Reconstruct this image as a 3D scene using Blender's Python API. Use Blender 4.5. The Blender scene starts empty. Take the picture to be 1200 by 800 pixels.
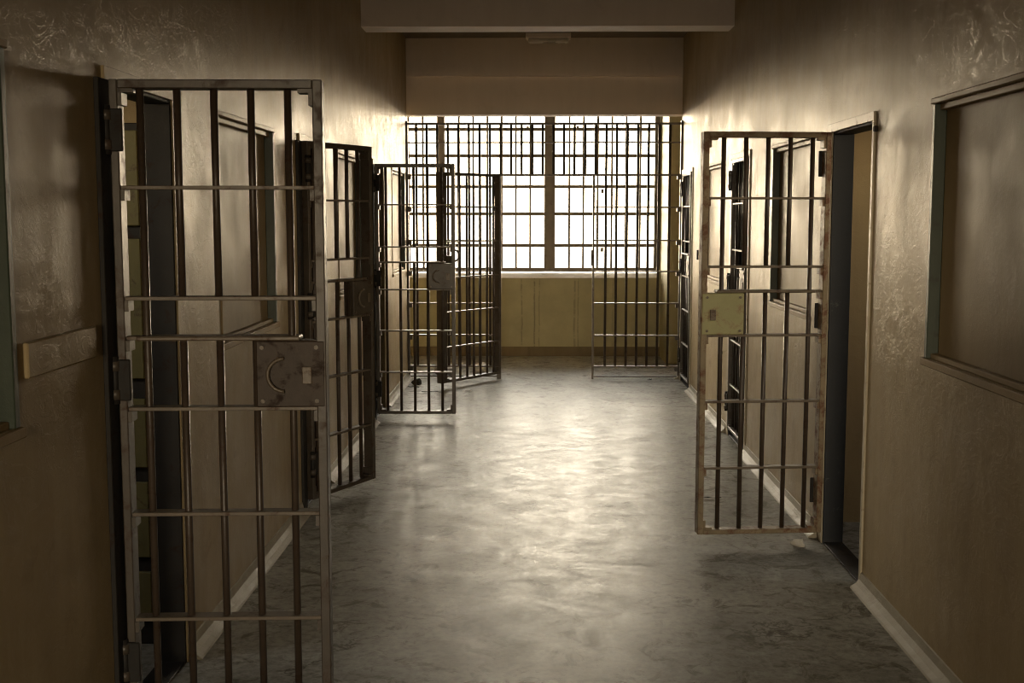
import bpy, bmesh, math, random
from mathutils import Matrix, Vector
random.seed(7)
S = bpy.context.scene
COL = S.collection

# ------------------------------------------------------------------ camera
F_PX, EYE = 1400.0, 1.70
pitch = math.atan(148 / F_PX)
yaw = math.atan(28 / math.hypot(F_PX, 148))
fw = Vector((-math.sin(yaw) * math.cos(pitch), math.cos(yaw) * math.cos(pitch), -math.sin(pitch)))
rt = Vector((math.cos(yaw), math.sin(yaw), 0))
up = rt.cross(fw)
cd = bpy.data.cameras.new('camera')
cd.sensor_width = 36
cd.lens = F_PX / 1200 * 36
cd.clip_start = 0.05
cam = bpy.data.objects.new('camera', cd)
M = Matrix((rt, up, -fw)).transposed().to_4x4()
M.translation = (0, 0, EYE)
cam.matrix_world = M
COL.objects.link(cam)
S.camera = cam

# ------------------------------------------------------------------ sky, light, exposure
SKY = 54.0
w = bpy.data.worlds.new('overcast_sky')
S.world = w
w.use_nodes = True
bg = w.node_tree.nodes['Background']
bg.inputs[1].default_value = SKY
# hazy sky, brightest and warmest at the horizon, dull ground below it
_g = w.node_tree.nodes.new('ShaderNodeTexCoord')
_s = w.node_tree.nodes.new('ShaderNodeSeparateXYZ')
_r = w.node_tree.nodes.new('ShaderNodeValToRGB')
_m = w.node_tree.nodes.new('ShaderNodeMapRange')
_m.inputs[1].default_value = -1; _m.inputs[2].default_value = 1
_e = _r.color_ramp.elements
_st = [(0, (.06, .055, .046)), (.485, (.08, .072, .06)), (.505, (.80, .62, .39)), (.53, (1.0, .83, .58)), (.63, (.75, .67, .53)), (.80, (.34, .335, .32)), (1, (.26, .265, .27))]
while len(_e) < len(_st): _e.new(.5)
for _k, (_p, _c) in zip(_e, _st): _k.position = _p; _k.color = (*_c, 1)
for _a, _b in ((_g.outputs['Generated'], _s.inputs[0]), (_s.outputs[2], _m.inputs[0]), (_m.outputs[0], _r.inputs[0]), (_r.outputs[0], bg.inputs[0])):
    w.node_tree.links.new(_a, _b)
pd = bpy.data.lights.new('window_daylight', 'AREA')
pd.shape = 'RECTANGLE'; pd.size = 3.9; pd.size_y = 2.06
pd.cycles.is_portal = True
po = bpy.data.objects.new('window_daylight', pd)
po.location = (-0.49, 14.60, 2.05); po.rotation_euler = (-math.pi / 2, 0, 0)
COL.objects.link(po)
pd2 = pd.copy(); pd2.size = 2.3; pd2.size_y = 1.7
po2 = bpy.data.objects.new('rear_fill_portal', pd2)  # added opening behind the viewer, unseen fill for surfaces facing the camera
po2.location = (.08, -10.12, 2.1); po2.rotation_euler = (math.pi / 2, 0, 0)
COL.objects.link(po2)
for _x, _y, _rz in ((3.92, 4.85, math.pi / 2), (-3.72, 3.10, -math.pi / 2)):   # openings added out of view in the nearest cells to brighten their insides
    pd3 = pd.copy(); pd3.size = .8; pd3.size_y = .4
    po3 = bpy.data.objects.new('cell_fill_portal', pd3)
    po3.location = (_x, _y, 2.2); po3.rotation_euler = (math.pi / 2, 0, _rz)
    COL.objects.link(po3)
vs = S.view_settings
vs.view_transform = 'Standard'; vs.look = 'None'; vs.gamma = 1; vs.use_curve_mapping = False
vs.exposure = 0.0
S.cycles.max_bounces = 12; S.cycles.diffuse_bounces = 8; S.cycles.glossy_bounces = 4
S.cycles.transparent_max_bounces = 16
S.cycles.sample_clamp_indirect = 6; S.cycles.sample_clamp_direct = 12.0; S.cycles.filter_width = 1.0

# ------------------------------------------------------------------ materials
def mat(name):
    m = bpy.data.materials.new(name); m.use_nodes = True
    nt = m.node_tree
    return m, nt, nt.nodes['Principled BSDF']
def node(nt, t, **kw):
    n = nt.nodes.new(t)
    for k, v in kw.items():
        if k in n.inputs: n.inputs[k].default_value = v
        else: setattr(n, k, v)
    return n
def coords(nt, scale=(1, 1, 1)):
    g = nt.nodes.new('ShaderNodeNewGeometry')
    mp = nt.nodes.new('ShaderNodeMapping'); mp.inputs['Scale'].default_value = scale
    nt.links.new(g.outputs['Position'], mp.inputs['Vector'])
    return mp.outputs[0]
def noise(nt, vec, scale, detail=5, rough=.6, dist=0):
    n = node(nt, 'ShaderNodeTexNoise', Scale=scale, Detail=detail, Roughness=rough, Distortion=dist)
    nt.links.new(vec, n.inputs['Vector']); return n.outputs[0]
def ramp(nt, fac, stops, interp='LINEAR'):
    r = nt.nodes.new('ShaderNodeValToRGB'); r.color_ramp.interpolation = interp
    e = r.color_ramp.elements
    while len(e) < len(stops): e.new(.5)
    for el, (p, c) in zip(e, stops):
        el.position = p
        el.color = (*c, 1) if isinstance(c, tuple) else (c, c, c, 1)
    nt.links.new(fac, r.inputs[0]); return r.outputs[0]
def mix(nt, fac, a, b, mode='MIX'):
    n = nt.nodes.new('ShaderNodeMix'); n.data_type = 'RGBA'; n.blend_type = mode
    for i, v in ((0, fac), (6, a), (7, b)):
        if hasattr(v, 'links'): nt.links.new(v, n.inputs[i])
        elif isinstance(v, tuple): n.inputs[i].default_value = (*v, 1)
        else: n.inputs[i].default_value = v
    return n.outputs[2]
def bump(nt, bsdf, h, strength=.3, dist=.01, prev=None):
    b = node(nt, 'ShaderNodeBump', Strength=strength, Distance=dist)
    nt.links.new(h, b.inputs['Height'])
    if prev is not None: nt.links.new(prev, b.inputs['Normal'])
    nt.links.new(b.outputs[0], bsdf.inputs['Normal']); return b.outputs[0]

def wall_paint(name, c1, c2, dirt, rough=.42, trowel=.5, ior=1.2):
    m, nt, b = mat(name)
    v = coords(nt)
    vs_ = coords(nt, (5, 5, .45))
    base = ramp(nt, noise(nt, v, 1.3, 4), [(.35, c1), (.68, c2)])
    streak = ramp(nt, noise(nt, vs_, 2.0, 5, .65), [(.42, 0.0), (.62, 1.0)])
    col = mix(nt, .16, base, mix(nt, streak, base, dirt))
    blot = ramp(nt, noise(nt, v, 5.5, 8, .7, .6), [(.56, 0.0), (.70, 1.0)])
    mx = node(nt, 'ShaderNodeMath', operation='MULTIPLY'); mx.inputs[1].default_value = .35
    nt.links.new(blot, mx.inputs[0])
    col = mix(nt, mx.outputs[0], col, dirt)
    nt.links.new(col, b.inputs['Base Color'])
    rr = ramp(nt, noise(nt, v, 3, 5), [(.3, rough - .08), (.7, rough + .12)])
    nt.links.new(rr, b.inputs['Roughness'])
    b.inputs['IOR'].default_value = ior
    big = noise(nt, v, 2.2, 3, .5, 1.2)
    p = bump(nt, b, big, .30 * trowel, .05)
    # trowel strokes and flaking skim coat
    vt = coords(nt, (1, 1, 1.6))
    st = ramp(nt, noise(nt, vt, 6.5, 7, .72, 1.6), [(.47, 0.0), (.53, 1.0)])
    fl = ramp(nt, noise(nt, coords(nt), .8, 3), [(.44, .12), (.62, 1.0)])
    st = mix(nt, 1.0, st, fl, 'MULTIPLY')
    p = bump(nt, b, st, .55 * trowel, .014, p)
    fine = noise(nt, v, 60, 4, .6)
    bump(nt, b, fine, .12, .004, p)
    return m

M_WALL = wall_paint('aged_cream_wall_paint', (.335, .255, .142), (.405, .312, .178), (.18, .13, .072), .37, .31, 1.21)
M_CELL = wall_paint('olive_cell_paint', (.34, .26, .15), (.41, .32, .18), (.20, .15, .09), .5)
M_TAUPE = wall_paint('taupe_beam_paint', (.82, .72, .62), (.86, .76, .66), (.66, .56, .46), .6, .25)
M_CEIL = wall_paint('brown_ceiling_paint', (.20, .16, .12), (.25, .20, .15), (.12, .09, .06), .6, .4)
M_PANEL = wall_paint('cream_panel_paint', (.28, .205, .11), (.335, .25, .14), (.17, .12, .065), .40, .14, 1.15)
M_COVE = wall_paint('grey_cove_paint', (.32, .285, .215), (.40, .36, .28), (.17, .14, .10), .5, .5)

def end_wall_mat():
    m, nt, b = mat('olive_green_end_wall_paint')
    v = coords(nt)
    base = ramp(nt, noise(nt, v, 3, 6, .65), [(.3, (.28, .25, .125)), (.7, (.37, .325, .17))])
    # drip runs below the sill, at their own places along the wall
    sx = nt.nodes.new('ShaderNodeSeparateXYZ'); nt.links.new(coords(nt), sx.inputs[0])
    wob = noise(nt, coords(nt, (3, 3, 2.2)), 2.0, 3)
    ad = node(nt, 'ShaderNodeMath', operation='MULTIPLY_ADD'); ad.inputs[1].default_value = .03
    nt.links.new(wob, ad.inputs[0]); nt.links.new(sx.outputs[0], ad.inputs[2])
    mr = node(nt, 'ShaderNodeMapRange'); mr.inputs[1].default_value = -1.5; mr.inputs[2].default_value = 1.5
    nt.links.new(ad.outputs[0], mr.inputs[0])
    stops = [(0.0, 0.0)]
    for X, hw in ((-1.02, .010), (-.17, .008), (-.015, .010), (.04, .006), (.47, .010), (.515, .005), (.93, .006)):
        p = (X + .015 + 1.5) / 3; hw /= 3
        stops += [(p - hw - .001, 0.0), (p, .75), (p + hw + .001, 0.0)]
    dr = ramp(nt, mr.outputs[0], stops)
    brk = ramp(nt, noise(nt, coords(nt, (2, 2, 5)), 3, 4), [(.36, 0.15), (.5, 1.0)])
    drm = mix(nt, 1.0, dr, brk, 'MULTIPLY')
    col = mix(nt, drm, base, (.085, .07, .04))
    nt.links.new(col, b.inputs['Base Color'])
    b.inputs['Roughness'].default_value = .5
    bump(nt, b, noise(nt, v, 25, 5), .2, .006)
    return m
M_END = end_wall_mat()

def floor_mat():
    m, nt, b = mat('worn_sealed_concrete')
    v = coords(nt)
    n1 = noise(nt, v, 1.1, 7, .68, .5)
    base = ramp(nt, n1, [(.30, (.22, .214, .184)), (.50, (.34, .33, .29)), (.72, (.46, .448, .40))])
    n2 = noise(nt, v, 6.5, 9, .74, .9)
    spots = ramp(nt, n2, [(.39, .95), (.475, 0.0)])
    worn = ramp(nt, noise(nt, v, 4.0, 10, .78, .7), [(.50, 0.0), (.62, .5)])
    base = mix(nt, worn, base, (.52, .515, .475))
    col = mix(nt, spots, base, (.15, .135, .105))
    n3 = noise(nt, v, 26, 6, .7)
    gr = ramp(nt, n3, [(.32, .58), (.56, 1.0)])
    col = mix(nt, 1.0, col, gr, 'MULTIPLY')
    # wandering hairline cracks
    wv = node(nt, 'ShaderNodeVectorMath', operation='MULTIPLY_ADD')
    nn = node(nt, 'ShaderNodeTexNoise', Scale=1.6, Detail=6.0, Roughness=.65); nt.links.new(v, nn.inputs['Vector'])
    nt.links.new(nn.outputs['Color'], wv.inputs[0]); wv.inputs[1].default_value = (.9, .9, .9); nt.links.new(v, wv.inputs[2])
    vo = node(nt, 'ShaderNodeTexVoronoi', Scale=.75); vo.feature = 'DISTANCE_TO_EDGE'
    nt.links.new(wv.outputs[0], vo.inputs['Vector'])
    cr = ramp(nt, vo.outputs['Distance'], [(0.0, 1.0), (.010, 0.0)])
    crm = mix(nt, 1.0, cr, ramp(nt, noise(nt, v, .9, 3), [(.48, 0.0), (.56, .8)]), 'MULTIPLY')
    col = mix(nt, crm, col, (.07, .06, .045))
    nt.links.new(col, b.inputs['Base Color'])
    n4 = noise(nt, v, 4.6, 10, .80, .7)
    nt.links.new(ramp(nt, n4, [(.36, .28), (.5, .37), (.64, .49)]), b.inputs['Roughness'])
    b.inputs['IOR'].default_value = 1.11
    p = bump(nt, b, n1, .012, .02)
    p = bump(nt, b, n2, .14, .004, p)
    bump(nt, b, n3, .16, .002, p)
    return m
M_FLOOR = floor_mat()

def steel(name, c1, c2, rust, amount=.5, rough=.42, metal=0.0):
    m, nt, b = mat(name)
    v = coords(nt)
    base = ramp(nt, noise(nt, v, 9, 4), [(.3, c1), (.7, c2)])
    rs = ramp(nt, noise(nt, v, 14, 8, .72, .4), [(.62 - .2 * amount, 0.0), (.72 - .15 * amount, 1.0)])
    nt.links.new(mix(nt, rs, base, rust), b.inputs['Base Color'])
    nt.links.new(ramp(nt, rs, [(0, rough), (1, min(1, rough + .3))]), b.inputs['Roughness'])
    b.inputs['Metallic'].default_value = metal
    bump(nt, b, noise(nt, v, 70, 4), .25, .003)
    return m
M_STEEL = steel('dark_brown_painted_steel', (.058, .046, .034), (.085, .067, .05), (.055, .030, .018), .4)
M_BAR = steel('dark_bar_steel', (.042, .029, .020), (.064, .045, .031), (.045, .024, .014), .4)
M_RAIL = steel('worn_rail_steel', (.11, .085, .06), (.16, .125, .088), (.07, .035, .02), .35)
M_OLIVE = steel('worn_olive_gate_paint', (.19, .145, .085), (.26, .20, .12), (.13, .055, .025), .7)
M_GREEN = steel('green_lock_paint', (.29, .275, .13), (.34, .325, .16), (.26, .17, .095), .55)
M_LOCKBROWN = steel('brown_lock_steel', (.04, .026, .017), (.06, .04, .027), (.025, .014, .009), .5, .6)
M_BLACK = steel('black_steel', (.009, .007, .005), (.015, .012, .009), (.03, .015, .009), .3, .7)
M_NAVY = steel('navy_jamb_paint', (.007, .009, .012), (.011, .013, .017), (.08, .08, .07), .02, .6)
M_CREAMSTEEL = steel('cream_frame_paint', (.42, .36, .25), (.50, .43, .31), (.20, .13, .07), .25)
M_WIN = steel('grey_brown_window_steel', (.16, .13, .095), (.21, .175, .13), (.11, .06, .035), .25, .5)
M_REVEAL_SHADE = steel('shaded_green_reveal', (.03, .042, .028), (.045, .058, .038), (.04, .04, .03), .2)  # shade on the reveal turned from the window, painted in as dark green
M_LOCKER = steel('olive_locker_paint', (.13, .12, .05), (.16, .145, .065), (.07, .045, .025), .2)
M_SILL = wall_paint('pale_sill_paint', (.62, .58, .50), (.72, .68, .60), (.38, .33, .25), .28, .15, 1.5)
M_BROWN = wall_paint('brown_base_band', (.16, .125, .07), (.20, .155, .09), (.09, .07, .04), .5, .4)
M_LIGHT = wall_paint('light_fixture_metal', (.84, .76, .66), (.88, .80, .70), (.7, .6, .5), .5, .1)

def glass_mat():
    m, nt, b = mat('dusty_window_glass')
    nt.nodes.remove(b)
    out = nt.nodes['Material Output']
    tr = node(nt, 'ShaderNodeBsdfTransparent'); tr.inputs[0].default_value = (.97, .965, .96, 1)
    gl = node(nt, 'ShaderNodeBsdfGlossy', Roughness=.05)
    fr = node(nt, 'ShaderNodeFresnel', IOR=1.45)
    ms = nt.nodes.new('ShaderNodeMixShader')
    nt.links.new(fr.outputs[0], ms.inputs[0]); nt.links.new(tr.outputs[0], ms.inputs[1]); nt.links.new(gl.outputs[0], ms.inputs[2])
    nt.links.new(ms.outputs[0], out.inputs['Surface'])
    return m
M_GLASS = glass_mat()
def plain(name, c, rough=.6):
    m, nt, b = mat(name)
    v = coords(nt)
    nt.links.new(ramp(nt, noise(nt, v, 30, 4), [(.3, tuple(x * .8 for x in c)), (.7, c)]), b.inputs['Base Color'])
    b.inputs['Roughness'].default_value = rough
    return m
M_PAPER = plain('dirty_paper', (.75, .72, .66))
M_RAG = plain('grey_rag_cloth', (.30, .27, .23), .9)
M_DARK = plain('dark_debris', (.035, .028, .022), .8)
M_PLASTER = plain('broken_plaster', (.62, .58, .50), .9)

# ------------------------------------------------------------------ helpers
def add_box(bm, a, b):
    x0, y0, z0 = a; x1, y1, z1 = b
    vs_ = [bm.verts.new(p) for p in ((x0, y0, z0), (x1, y0, z0), (x1, y1, z0), (x0, y1, z0), (x0, y0, z1), (x1, y0, z1), (x1, y1, z1), (x0, y1, z1))]
    for f in ((0, 3, 2, 1), (4, 5, 6, 7), (0, 1, 5, 4), (1, 2, 6, 5), (2, 3, 7, 6), (3, 0, 4, 7)):
        bm.faces.new([vs_[i] for i in f])
def to_obj(name, bm, m, parent=None, smooth=False, bev=0):
    if bev:
        bmesh.ops.bevel(bm, geom=list(bm.edges), offset=bev, segments=1, affect='EDGES', clamp_overlap=True)
    bmesh.ops.recalc_face_normals(bm, faces=list(bm.faces))
    me = bpy.data.meshes.new(name); bm.to_mesh(me); bm.free()
    me.materials.append(m)
    if smooth:
        for p in me.polygons: p.use_smooth = True
    o = bpy.data.objects.new(name, me); COL.objects.link(o)
    if parent is not None: o.parent = parent
    return o
CACHE = {}
def inst(name, key, build, m, parent, loc=(0, 0, 0), rot=(0, 0, 0), smooth=False, bev=0):
    k = (key, m.name)
    if k not in CACHE:
        bm = bmesh.new(); build(bm)
        o = to_obj(name, bm, m, parent, smooth, bev); CACHE[k] = o.data
    else:
        o = bpy.data.objects.new(name, CACHE[k]); COL.objects.link(o); o.parent = parent
    o.location = loc; o.rotation_euler = rot
    return o
def box_part(name, a, b, m, parent, bev=0):
    """box whose mesh is centred on its own origin, shared between equal sizes"""
    s = tuple(round((b[i] - a[i]) / 2, 5) for i in range(3)); c = tuple((a[i] + b[i]) / 2 for i in range(3))
    return inst(name, ('box', s, bev), lambda bm: add_box(bm, tuple(-x for x in s), s), m, parent, c, (0, 0, 0), False, bev)
def rod(bm, r, L, seg=10):
    bmesh.ops.create_cone(bm, cap_ends=True, segments=seg, radius1=r, radius2=r, depth=L)
def bar_part(name, x, y, z0, z1, r, m, parent, seg=10):
    L = round(z1 - z0, 5)
    return inst(name, ('rod', r, L, seg), lambda bm: rod(bm, r, L, seg), m, parent, (x, y, (z0 + z1) / 2), (0, 0, 0), True)
def rod_part(name, p, q, r, m, parent, seg=8):
    p, q = Vector(p), Vector(q); d = q - p; L = round(d.length, 4)
    o = inst(name, ('rod', r, L, seg), lambda bm: rod(bm, r, L, seg), m, parent, (p + q) / 2, (0, 0, 0), True)
    o.rotation_euler = d.to_track_quat('Z', 'Y').to_euler(); return o
def torus_arc(bm, R, r, a0, a1, n=14, k=8):
    rings = []
    for i in range(n + 1):
        t = a0 + (a1 - a0) * i / n
        c = Vector((R * math.cos(t), 0, R * math.sin(t)))
        rings.append([bm.verts.new(c + r * (math.cos(j * 2 * math.pi / k) * Vector((math.cos(t), 0, math.sin(t))) + math.sin(j * 2 * math.pi / k) * Vector((0, 1, 0)))) for j in range(k)])
    for i in range(n):
        for j in range(k):
            bm.faces.new((rings[i][j], rings[i][(j + 1) % k], rings[i + 1][(j + 1) % k], rings[i + 1][j]))
    bm.faces.new(rings[0]); bm.faces.new(rings[-1][::-1])
def tag(o, label=None, cat=None, group=None, kind=None):
    if label: o['label'] = label
    if cat: o['category'] = cat
    if group: o['group'] = group
    if kind: o['kind'] = kind
    return o
def empty(name, loc=(0, 0, 0), rz=0):
    o = bpy.data.objects.new(name, None); COL.objects.link(o)
    o.location = loc; o.rotation_euler = (0, 0, rz); o.empty_display_size = .1
    return o
def struct(name, boxes, m, label, cat):
    bm = bmesh.new()
    for a, b in boxes: add_box(bm, a, b)
    return tag(to_obj(name, bm, m), label, cat, kind='structure')

# ------------------------------------------------------------------ the building
XL, XR, T = -1.335, 1.50, .10
CEIL, HEAD, SILLZ = 3.50, 2.115, 1.155
Y0, YE = -10.0, 14.42
ML, MR = 3.04, 3.07
L_OPEN = [(3.73 + ML * i, 4.39 + ML * i) for i in range(3)]
R_OPEN = [(5.40 + MR * i, 6.12 + MR * i) for i in range(3)]
L_PAN = [(5.03 + ML * i, 6.11 + ML * i - (.05 if i < 0 else 0)) for i in (-1, 0, 1, 2)]
R_PAN = [(3.54 + MR * i + (.02 if i == 2 else -.02), 4.63 + MR * i + (.04 if i == 2 else -.03)) for i in range(3)]
LEND, REND = 12.44, 12.46

struct('floor', [((-3.8, Y0, -.1), (3.9, YE + .2, 0))], M_FLOOR, 'worn grey concrete floor of the corridor with glossy patches', 'floor')
struct('ceiling', [((-3.8, Y0, CEIL), (3.9, YE + .4, CEIL + .15))], M_CEIL, 'dark brown ceiling above the corridor', 'ceiling')

def long_wall(name, xa, xb, y0, y1, opens, pans, label):
    bx = []
    cuts = sorted([(a, b, 'o') for a, b in opens] + [(a, b, 'p') for a, b in pans])
    y = y0
    for a, b, k in cuts:
        bx.append(((xa, y, 0), (xb, a, CEIL)))
        bx.append(((xa, a, HEAD), (xb, b, CEIL)))
        if k == 'p': bx.append(((xa, a, 0), (xb, b, SILLZ)))
        y = b
    bx.append(((xa, y, 0), (xb, y1, CEIL)))
    return struct(name, bx, M_WALL, label, 'wall')
WL = long_wall('wall_left', XL - T, XL, Y0, LEND, L_OPEN, L_PAN, 'scuffed cream plaster wall along the left side of the corridor')
WR = long_wall('wall_right', XR, XR + T, Y0, REND, R_OPEN, R_PAN, 'scuffed cream plaster wall along the right side of the corridor')

# blind recessed panels between the cell doors, with mouldings
def panel(wall, face, d, a, b):
    """d = +1 when the corridor lies towards +x of the wall face"""
    dep = .04
    x0, x1 = sorted((face - d * dep, face - d * T))
    p = box_part('panel', (x0, a, SILLZ), (x1, b, HEAD), M_PANEL, wall)
    def mould(name, y0, y1, z0, z1, xin, xout, m):
        xs = sorted((face - d * xin, face + d * xout))
        o = box_part(name, (xs[0], y0, z0), (xs[1], y1, z1), m, None, .003)
        o.parent = p; o.location = Vector(o.location) - Vector(p.location)
    mould('far_moulding', b - .030, b, SILLZ, HEAD, dep, .006, M_REVEAL_SHADE)
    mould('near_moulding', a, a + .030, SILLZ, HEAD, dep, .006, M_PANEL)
    mould('top_moulding', a - .02, b + .012, HEAD, HEAD + .022, 0, .010, M_PANEL)
    mould('top_moulding', a + .03, b - .03, HEAD - .024, HEAD, dep, -.012, M_PANEL)
    mould('sill_moulding', a - .02, b + .012, SILLZ - .028, SILLZ, 0, .016, M_PANEL)
    mould('sill_moulding', a + .03, b - .03, SILLZ, SILLZ + .02, dep, -.010, M_PANEL)
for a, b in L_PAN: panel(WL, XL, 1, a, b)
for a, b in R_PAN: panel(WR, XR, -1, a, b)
# raised plate beside the nearest left door, door-frame bolt on the right
box_part('cover_plate', (XL, 3.06, 1.275), (XL + .016, 3.545, 1.37), M_WALL, WL, .004)
box_part('slot_plate', (XR - .012, 11.09, 1.29), (XR, 11.12, 1.38), M_BLACK, WR, .002)
box_part('wall_bolt', (XR - .018, 5.335, 2.065), (XR, 5.36, 2.09), M_BLACK, WR, .004)

# door frames (the steel lining of every cell doorway)
def door_frame(n, face, d, a, b, hinge_near, label, m_face, m_far, m_near):
    e = tag(empty('door_%d' % n, (face, (a + b) / 2, 0)), label, 'door frame', kind='structure')
    def pc(name, y0, y1, z0, z1, xin, xout, m):
        xs = sorted((-d * xin, d * xout)); c = (a + b) / 2
        return box_part(name, (xs[0], y0 - c, z0), (xs[1], y1 - c, z1), m, e, .002)
    pc('head_lining', a, b, HEAD - .012, HEAD, T, .004, M_BLACK)
    pc('far_jamb', b - .012, b, 0, HEAD - .012, T, .004, m_far)
    pc('near_jamb', a, a + .012, 0, HEAD - .012, T, .004, m_near)
    pc('head_trim', a - .03, b + .08, HEAD, HEAD + .042, 0, .012, m_face)
    if hinge_near:
        pc('hinge_post', a - .095, a, 0, HEAD, 0, .016, M_BLACK)
        pc('edge_trim', b, b + .03, 0, HEAD, 0, .010, m_face)
    else:
        pc('hinge_post', b, b + .085, 0, HEAD, 0, .010, m_face)
        pc('edge_trim', a - .03, a, 0, HEAD, 0, .010, m_face)
    pc('threshold', a, b, 0, .008, T, 0, M_BLACK)
    return e
order = ['nearest', 'second', 'farthest']
for i, (a, b) in enumerate(L_OPEN):
    door_frame(i + 1, XL, 1, a, b, True, 'dark steel doorway lining of the %s cell on the left wall' % order[i], M_WALL, M_BLACK if i == 0 else M_BROWN, M_BLACK)
for i, (a, b) in enumerate(R_OPEN):
    door_frame(i + 4, XR, -1, a, b, False, ('cream trimmed doorway with navy jamb of the nearest cell on the right' if i == 0 else 'cream trimmed doorway lining of the %s cell on the right wall' % order[i]), M_CREAMSTEEL, M_NAVY, M_BLACK)

# coved skirting between doorways
def cove(name, face, d, y0, y1, opens, label):
    bm = bmesh.new()
    prof = [(0, 0), (.055, 0), (.05, .008), (.03, .02), (.014, .04), (.006, .07), (0, .072)]
    segs = []; y = y0
    for a, b in opens:
        segs.append((y, a - .03)); y = b + .03
    segs.append((y, y1))
    for a, b in segs:
        r0 = [bm.verts.new((face + d * x, a, z)) for x, z in prof]
        r1 = [bm.verts.new((face + d * x, b, z)) for x, z in prof]
        for k in range(len(prof)):
            j = (k + 1) % len(prof)
            bm.faces.new((r0[k], r0[j], r1[j], r1[k]))
        bm.faces.new(r0); bm.faces.new(r1[::-1])
    tag(to_obj(name, bm, M_COVE), label, 'skirting', kind='structure')
cove('baseboard_left', XL, 1, Y0, LEND, [(a - .08, b) for a, b in L_OPEN], 'pale concrete cove along the foot of the left wall')
cove('baseboard_right', XR, -1, Y0, REND, [(a, b + .07) for a, b in R_OPEN], 'pale concrete cove along the foot of the right wall')

# cells behind the two walls
bx = [((-3.7, Y0, 0), (-3.6, 2.70, CEIL)), ((-3.7, 3.50, 0), (-3.6, LEND, CEIL)), ((-3.7, 2.70, 0), (-3.6, 3.50, 2.0)), ((-3.7, 2.70, 2.4), (-3.6, 3.50, CEIL))]  # gap in the outer wall is an added, unseen light opening
for y in (-1.03, 2.01, 5.05, 8.09, 11.13): bx.append(((-3.6, y - .05, 0), (XL - T, y + .05, CEIL)))
bx.append(((-3.6, LEND - .1, 0), (XL - T, LEND, CEIL)))
struct('wall_cells_left', bx, M_CELL, 'olive painted inner walls of the cells behind the left wall', 'wall')
bx = [((3.8, Y0, 0), (3.9, 4.45, CEIL)), ((3.8, 5.25, 0), (3.9, REND, CEIL)), ((3.8, 4.45, 0), (3.9, 5.25, 2.0)), ((3.8, 4.45, 2.4), (3.9, 5.25, CEIL))]  # outer wall gap added out of view to light the cell
for y in (.46, 3.53, 6.60, 9.67): bx.append(((XR + T, y - .05, 0), (3.8, y + .05, CEIL)))
bx.append(((XR + T, REND - .1, 0), (3.8, REND, CEIL)))
struct('wall_cells_right', bx, M_CELL, 'olive painted inner walls of the cells behind the right wall', 'wall')
struct('wall_rear', [((-3.8, Y0 - .1, 0), (-1.07, Y0, CEIL)), ((1.23, Y0 - .1, 0), (3.9, Y0, CEIL)), ((-1.07, Y0 - .1, 0), (1.23, Y0, 1.25)), ((-1.07, Y0 - .1, 2.95), (1.23, Y0, CEIL))], M_WALL, 'cream plaster wall closing the corridor behind the viewer', 'wall')  # the hole in this wall is added to let in fill light

# end of the corridor: cross passage, window wall, pier, beams
WX0, WX1, WZ0, WZ1 = -2.46, 1.48, 1.02, 3.08
struct('wall_end', [((-2.9, YE, 0), (1.50, YE + .24, WZ0 - .075)), ((-2.9, YE, WZ1), (1.50, YE + .24, CEIL)),
                    ((-2.9, YE, WZ0 - .075), (WX0, YE + .24, WZ1)), ((WX1, YE, WZ0 - .075), (1.50, YE + .24, WZ1)),
                    ((1.5, 13.67, 0), (3.0, YE + .24, CEIL)), ((-3.0, LEND, 0), (-2.9, YE + .24, CEIL)), ((2.9, REND, 0), (3.0, 13.67, CEIL))],
       M_END, 'olive green end wall below the big window with dark drip stains', 'wall')
struct('band_end', [((-2.9, YE - .012, 0), (1.5, YE, .115))], M_BROWN, 'brown band along the foot of the green end wall', 'skirting')  # flat brown strip over the lowest part of the end wall
struct('trim_1', [((XL, 9.27, 3.125), (XR, 9.55, CEIL))], M_TAUPE, 'taupe ceiling beam crossing the corridor nearest the viewer', 'beam')
struct('trim_2', [((XL, 12.46, 3.115), (XR, 12.75, CEIL))], M_TAUPE, 'taupe ceiling beam directly above the window lintel', 'beam')
struct('trim_3', [((-2.9, 12.52, 2.73), (2.9, 12.76, 3.115)), ((-2.9, 12.52, 3.115), (XL, 12.76, CEIL)), ((XR, 12.52, 3.115), (2.9, 12.76, CEIL))], M_TAUPE, 'brown lintel hanging over the top of the barred partition', 'beam')

# window: three steel sashes of small panes
win = tag(empty('window_1', (-.49, YE + .13, WZ0)), 'large steel window of many small bright panes in the end wall', 'window', kind='structure')
wc = Vector(win.location)
def wpart(name, a, b, m, parent=win, bev=.002):
    off = wc if parent is win else wc + Vector(parent.location)
    return box_part(name, Vector(a) - off, Vector(b) - off, m, parent, bev)
bm = bmesh.new()
_p = [(YE - .02, .945), (YE - .02, .957), (YE + .125, 1.002), (YE + .24, WZ0), (YE + .24, .945)]
_a = [bm.verts.new((WX0, y, z)) for y, z in _p]; _b = [bm.verts.new((WX1, y, z)) for y, z in _p]
for k in range(5): bm.faces.new((_a[k], _a[(k + 1) % 5], _b[(k + 1) % 5], _b[k]))
bm.faces.new(_a); bm.faces.new(_b[::-1])
_o = to_obj('window_sill', bm, M_SILL, win); _o.location = -wc
wy = YE + .13
for X, hw in ((-2.44, .03), (-1.145, .045), (.167, .065), (1.455, .028)):
    wpart('mullion', (X - hw, wy - .035, WZ0), (X + hw, wy + .035, WZ1), M_WIN)
zs = [WZ0 + .022, 1.335, 1.715, 2.04, 2.41, 2.725, 3.05]
units = ((-2.41, -1.19), (-1.10, .102), (.232, 1.427))
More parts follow.
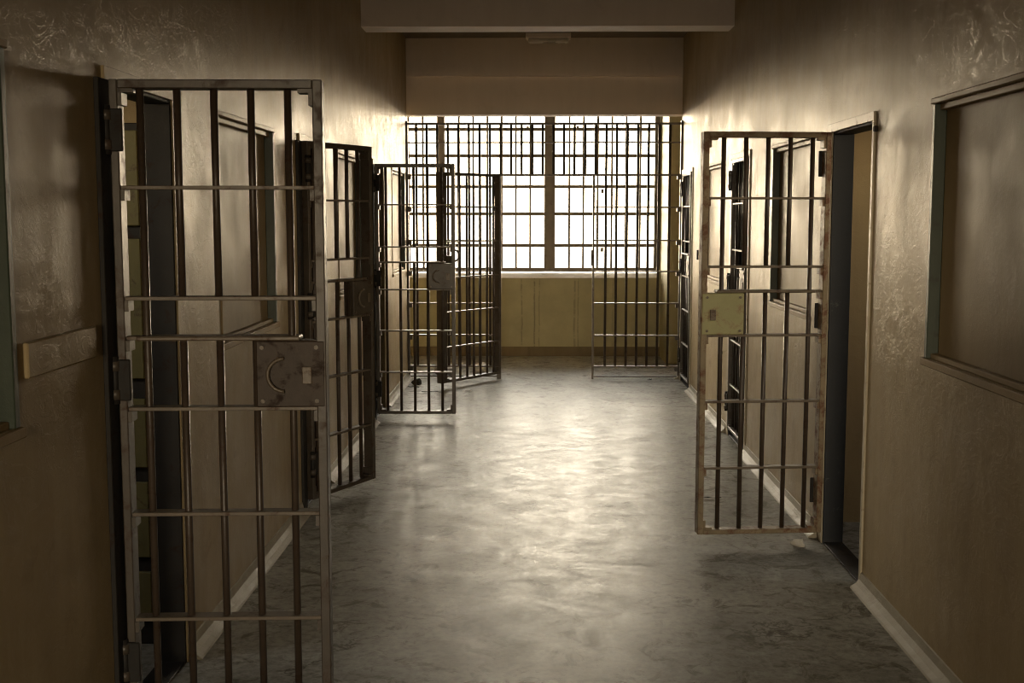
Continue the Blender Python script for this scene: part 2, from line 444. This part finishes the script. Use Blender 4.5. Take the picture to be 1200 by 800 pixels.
for u, (xa, xb) in enumerate(units):
    for k, z in enumerate(zs):
        hh = .024 if k in (0, 6) else .019
        wpart('transom_bar', (xa, wy - .022, z - hh), (xb, wy + .022, z + hh), M_WIN)
    n = 7; st = (xb - xa) / n
    for j in range(1, n):
        wpart('glazing_bar', (xa + st * j - .012, wy - .014, zs[0]), (xa + st * j + .012, wy + .014, zs[-1]), M_WIN, bev=0)
    for j in range(n):
        for k in range(6):
            wpart('pane', (xa + st * j + .004, wy - .002, zs[k] + .014), (xa + st * (j + 1) - .004, wy + .002, zs[k + 1] - .014), M_GLASS, bev=0)
for X, Z in ((.80, 1.99), (.80, 1.29), (-.10, 2.74), (.50, 2.74)):
    wpart('catch', (X - .015, wy - .05, Z - .03), (X + .015, wy - .02, Z + .02), M_WIN)

# ------------------------------------------------------------------ cell gates
RAILS = (1.785, 1.44, 1.09, .75, .405)
def gate(loc, rz, label, group='barred cell gates', w_=.655, m_frame=M_STEEL, m_bar=M_BAR, m_rail=M_RAIL, m_lock=M_STEEL, ring=True, nbars=5, slot=True, lockw=.22, pitch_=None, top=2.115, bot=.06, free_w=.030, lug=False):
    g = tag(empty('cell_gate', loc, rz), label, 'gate', group)
    s, dp = .030, .034
    box_part('hinge_stile', (0.004, -dp, bot), (s, dp, top), m_frame, g, .003)
    box_part('lock_stile', (w_ - free_w, -dp, bot), (w_, dp, top), m_frame, g, .003)
    box_part('top_rail', (s, -dp, top - .028), (w_ - free_w, dp, top), m_frame, g, .003)
    box_part('bottom_rail', (s, -dp, bot), (w_ - free_w, dp, bot + .024), m_frame, g, .003)
    for z in RAILS:
        box_part('cross_rail', (s, -.026, z - .006), (w_ - free_w, .026, z + .006), m_rail, g, .0015)
    p0 = .09
    st = pitch_ or .1138
    xs = [p0 + st * i for i in range(nbars)]
    for i, x in enumerate(xs):
        if slot and 0 < i < nbars - 1:
            bar_part('bar', x, 0, 1.44, top - .01, .0118, m_bar, g)
            bar_part('bar', x, 0, bot + .01, 1.32, .0118, m_bar, g)
        else:
            bar_part('bar', x, 0, bot + .01, top - .01, .0118, m_bar, g)
    if slot:
        box_part('slot_ledge', (xs[0] - .025, -.042, 1.308), (xs[-1] + .03, .036, 1.322), m_rail, g, .004)
        box_part('cross_rail', (s, -.022, 1.309), (xs[0] - .025, .022, 1.321), m_rail, g, .0015)
    lk = box_part('lock_box', (w_ - lockw, -.036, 1.096), (w_ - .004, .036, 1.307), m_lock, g, .004)
    def lpart(name, a, b, m):
        o = box_part(name, a, b, m, lk, .002); o.location = Vector(o.location) - Vector(lk.location); return o
    for sy in (-1, 1):
        y = sy * .038
        for dx, dz in ((.02, .02), (.02, .19), (lockw - .03, .19), (lockw - .03, .02)):
            inst('rivet', ('riv',), lambda bm: rod(bm, .007, .006, 8), M_RAIL, lk, Vector((w_ - lockw + dx, y, 1.096 + dz)) - Vector(lk.location), (math.pi / 2, 0, 0))
        lpart('keyhole_plate', (w_ - .075, min(y, y + sy * .004), 1.17), (w_ - .045, max(y, y + sy * .004), 1.225), M_RAIL)
        if ring:
            inst('pull_handle', ('pull', sy), lambda bm: torus_arc(bm, .052, .006, math.pi * .5, math.pi * 1.5), M_RAIL, lk,
                 Vector((w_ - lockw + .09, y + sy * .012, 1.20)) - Vector(lk.location), (0, 0, 0), True)
    if lug: inst('bolt_lug', ('lug',), lambda bm: torus_arc(bm, .045, .008, -math.pi * .5, math.pi * .5), m_frame, g, (w_ - .01, 0, 1.37), (0, 0, 0), True)
    # welded corner tabs where rails meet the stiles
    for z in (*RAILS, 1.315):
        for x0, x1 in ((s, s + .012), (w_ - free_w - .012, w_ - free_w)):
            box_part('weld_tab', (x0, -.03, z - .040), (x1, .03, z - .006), m_frame, g)
    for x0, x1, x2 in ((s, s + .012, s + .045), (w_ - free_w, w_ - free_w - .012, w_ - free_w - .045)):
        for z, dz in ((top - .028, -1), (bot + .024, 1)):
            inst('corner_bracket', ('cb', x2 > x0, dz), lambda bm, q=(1 if x2 > x0 else -1), dz=dz: (add_box(bm, (min(0, q * .045), -.03, min(0, dz * .012)), (max(0, q * .045), .03, max(0, dz * .012))), add_box(bm, (min(0, q * .012), -.03, min(0, dz * .05)), (max(0, q * .012), .03, max(0, dz * .05)))), m_frame, g, (x0, 0, z))
    for z in (1.96, 1.185, .27):
        h = box_part('hinge', (-.012, -.045, z - .065), (.045, -.034, z + .065), M_BLACK, g, .003)
        inst('hinge_knuckle', ('knuckle',), lambda bm: rod(bm, .013, .15, 10), M_BLACK, h, Vector((-.004, -.040, z)) - Vector(h.location), (0, 0, 0), True)
        inst('hinge_collar', ('collar',), lambda bm: rod(bm, .017, .03, 10), m_frame, h, Vector((-.004, -.040, z + .045)) - Vector(h.location), (0, 0, 0), True)
        inst('hinge_collar', ('collar',), lambda bm: rod(bm, .017, .03, 10), m_frame, h, Vector((-.004, -.040, z - .045)) - Vector(h.location), (0, 0, 0), True)
    return g
R_ = math.radians
gate((XL + .018, 3.73, 0), R_(3), 'nearest barred gate on the left, dark steel, swung fully open', m_lock=M_LOCKBROWN)
gate((XL + .018, 6.77, 0), R_(64), 'second barred gate on the left, half open at a slant')
gate((XL + .018, 9.81, 0), R_(1), 'farthest barred cell gate on the left wall, open square across', lug=True)
gate((XR - .014, 6.135, 0), R_(180 + 5), 'olive barred gate with green lock plate, open beside the right doorway', m_frame=M_OLIVE, m_rail=M_RAIL, m_lock=M_GREEN, ring=False)
gate((XR + .016, 9.172, 0), R_(270), 'shut barred gate on the right wall behind the olive gate')
gate((XR + .016, 12.242, 0), R_(270), 'shut barred gate on the right wall next to the window partition')

# ------------------------------------------------------------------ barred partition across the corridor
PY = 12.40
pt = tag(empty('barred_partition', ((XL + XR) / 2, PY, 0)), 'floor to lintel barred partition across the corridor before the window', 'partition')
pc = Vector(pt.location)
def pbox(name, x0, x1, z0, z1, hy, m, bev=.002):
    return box_part(name, (x0 - pc.x, -hy, z0), (x1 - pc.x, hy, z1), m, pt, bev)
JL, JR = -.36, .585
PZ = (2.63, 2.44, 2.11, 1.78, 1.44, 1.12, .79, .455, .13)
pbox('side_post', XL, XL + .02, 0, 2.66, .03, M_BAR)
pbox('side_post', XR - .02, XR, 0, 2.66, .03, M_BAR)
pbox('jamb_post', JL - .045, JL, 0, 2.11, .035, M_STEEL)
pbox('jamb_post', JR, JR + .02, .0, 2.11, .03, M_RAIL)
for z in PZ:
    hh = .010 if z in (2.63, 2.11) else .007
    if z >= 2.11:
        pbox('cross_rail', XL + .02, XR - .02, z - hh, z + hh, .022, M_RAIL, .001)
    else:
        pbox('cross_rail', XL + .02, JL - .045, z - hh, z + hh, .022, M_RAIL, .001)
        pbox('cross_rail', JR + .02, XR - .02, z - hh, z + hh, .022, M_RAIL, .001)
pbox('foot_rail', XL + .02, JL - .045, .018, .030, .012, M_BAR, .001)
pbox('foot_rail', JR + .02, XR - .02, .018, .030, .012, M_BAR, .001)
x = XR - .02 - .108; i = 0
while x > XL + .06:
    fixed = x > JR + .05 or x < JL - .08
    bar_part('bar', x - pc.x, 0, .13 if fixed else 2.11, 2.63, .0135, M_BAR, pt)
    x -= .1085
for z in PZ[2:]:
    for X in (XL + .02, XR - .05):
        box_part('wall_bracket', (X - pc.x, -.03, z - .045), (X + .03 - pc.x, .03, z - .006), M_STEEL, pt)
box_part('strike_plate', (JR - .012 - pc.x, -.035, 1.18), (JR - pc.x, .035, 1.34), M_STEEL, pt, .002)
# swung-open gate of the partition
gate((JL - .022, PY - .045, 0), R_(180 + 54), 'wide barred gate hung on the partition, swung open toward the viewer', group=None, w_=.95, nbars=8, slot=False, lockw=.20, pitch_=.108, free_w=.07, m_rail=M_RAIL)

# ------------------------------------------------------------------ loose things
cl = tag(empty('ceiling_light', (.12, 12.20, CEIL)), 'narrow unlit light fitting on the ceiling before the lintel', 'ceiling light')
box_part('housing', (-.225, -.10, -.05), (.225, .10, 0), M_LIGHT, cl, .006)
box_part('diffuser', (-.20, -.08, -.085), (.20, .08, -.05), M_SILL, cl, .01)

lk = tag(empty('steel_locker', (-1.80, 4.78, 0)), 'olive steel locker with stacked doors inside the nearest left cell', 'locker')
box_part('body', (-.30, -.20, 0), (.30, .20, 2.05), M_BLACK, lk, .004)
for i, (z0, z1) in enumerate(((.10, .30), (.36, .66), (.72, .99), (1.07, 1.61), (1.66, 2.02))):
    dr = box_part('locker_door', (-.285, -.222, z0), (.285, -.20, z1), M_LOCKER, lk, .003)
    box_part('handle', (.20, -.025, -.02), (.22, -.011, .03), M_BLACK, dr, .002)

def lump(name, loc, size, m, label, cat, seed, flat=1.0, group=None):
    rnd = random.Random(seed)
    bm = bmesh.new(); bmesh.ops.create_icosphere(bm, subdivisions=2, radius=1)
    for v in bm.verts:
        k = .75 + rnd.random() * .5
        v.co = Vector((v.co.x * size[0] * k, v.co.y * size[1] * k, max(0, v.co.z * k * size[2] + size[2] * .45)))
    o = tag(to_obj(name, bm, m, None, False), label, cat, group); o.location = loc; o.rotation_euler = (0, 0, rnd.random() * 3)
    return o
lump('crumpled_rag', (-.98, 12.72, 0), (.17, .10, .075), M_RAG, 'crumpled grey rag on the floor behind the partition', 'rag', 3)
lump('paper_bag', (-.60, 12.95, 0), (.09, .07, .07), M_PAPER, 'small pale crumpled paper on floor behind partition gate', 'paper', 5)
lump('plaster_chunk', (1.36, 6.06, 0), (.036, .03, .026), M_PLASTER, 'pale plaster chunk at the foot of the olive gate', 'rubble', 8)
lump('debris_lump', (-1.20, 11.95, 0), (.055, .05, .04), M_DARK, 'black debris lump by the left partition post', 'debris', 11)
def scrap(name, loc, rz, sx, sy, m, label, cat):
    bm = bmesh.new(); n = 6
    rnd = random.Random(label)
    top = [[bm.verts.new(((i / n - .5) * sx, (j / 2 - .5) * sy * (.7 + .6 * rnd.random()), .004 + .010 * rnd.random())) for j in range(3)] for i in range(n + 1)]
    for i in range(n):
        for j in range(2):
            bm.faces.new((top[i][j], top[i + 1][j], top[i + 1][j + 1], top[i][j + 1]))
    bmesh.ops.solidify(bm, geom=list(bm.faces), thickness=.003)
    o = tag(to_obj(name, bm, m), label, cat); o.location = loc; o.rotation_euler = (0, 0, rz)
scrap('paper_scrap', (-.66, 11.45, 0), .2, .085, .06, M_PAPER, 'white paper scrap on the floor below the partition gate', 'paper')
scrap('paper_strip', (-1.12, 11.32, 0), -.1, .20, .03, M_PAPER, 'long pale paper strip lying behind the farthest left gate', 'paper')
scrap('wood_splinter', (-1.02, 11.40, 0), .1, .16, .03, M_DARK, 'dark splinter on the floor behind the farthest left gate', 'debris')
scrap('rubber_strip', (-1.21, 11.72, 0), -.3, .13, .05, M_DARK, 'flat black strip on floor near left partition post', 'debris')
scrap('twig', (1.06, 7.08, 0), .03, .12, .012, M_DARK, 'thin dark twig on the floor behind the olive gate', 'twig')
scrap('metal_offcut', (1.19, 12.30, .0), .9, .08, .04, M_DARK, 'small dark offcut under the right partition panel', 'debris')
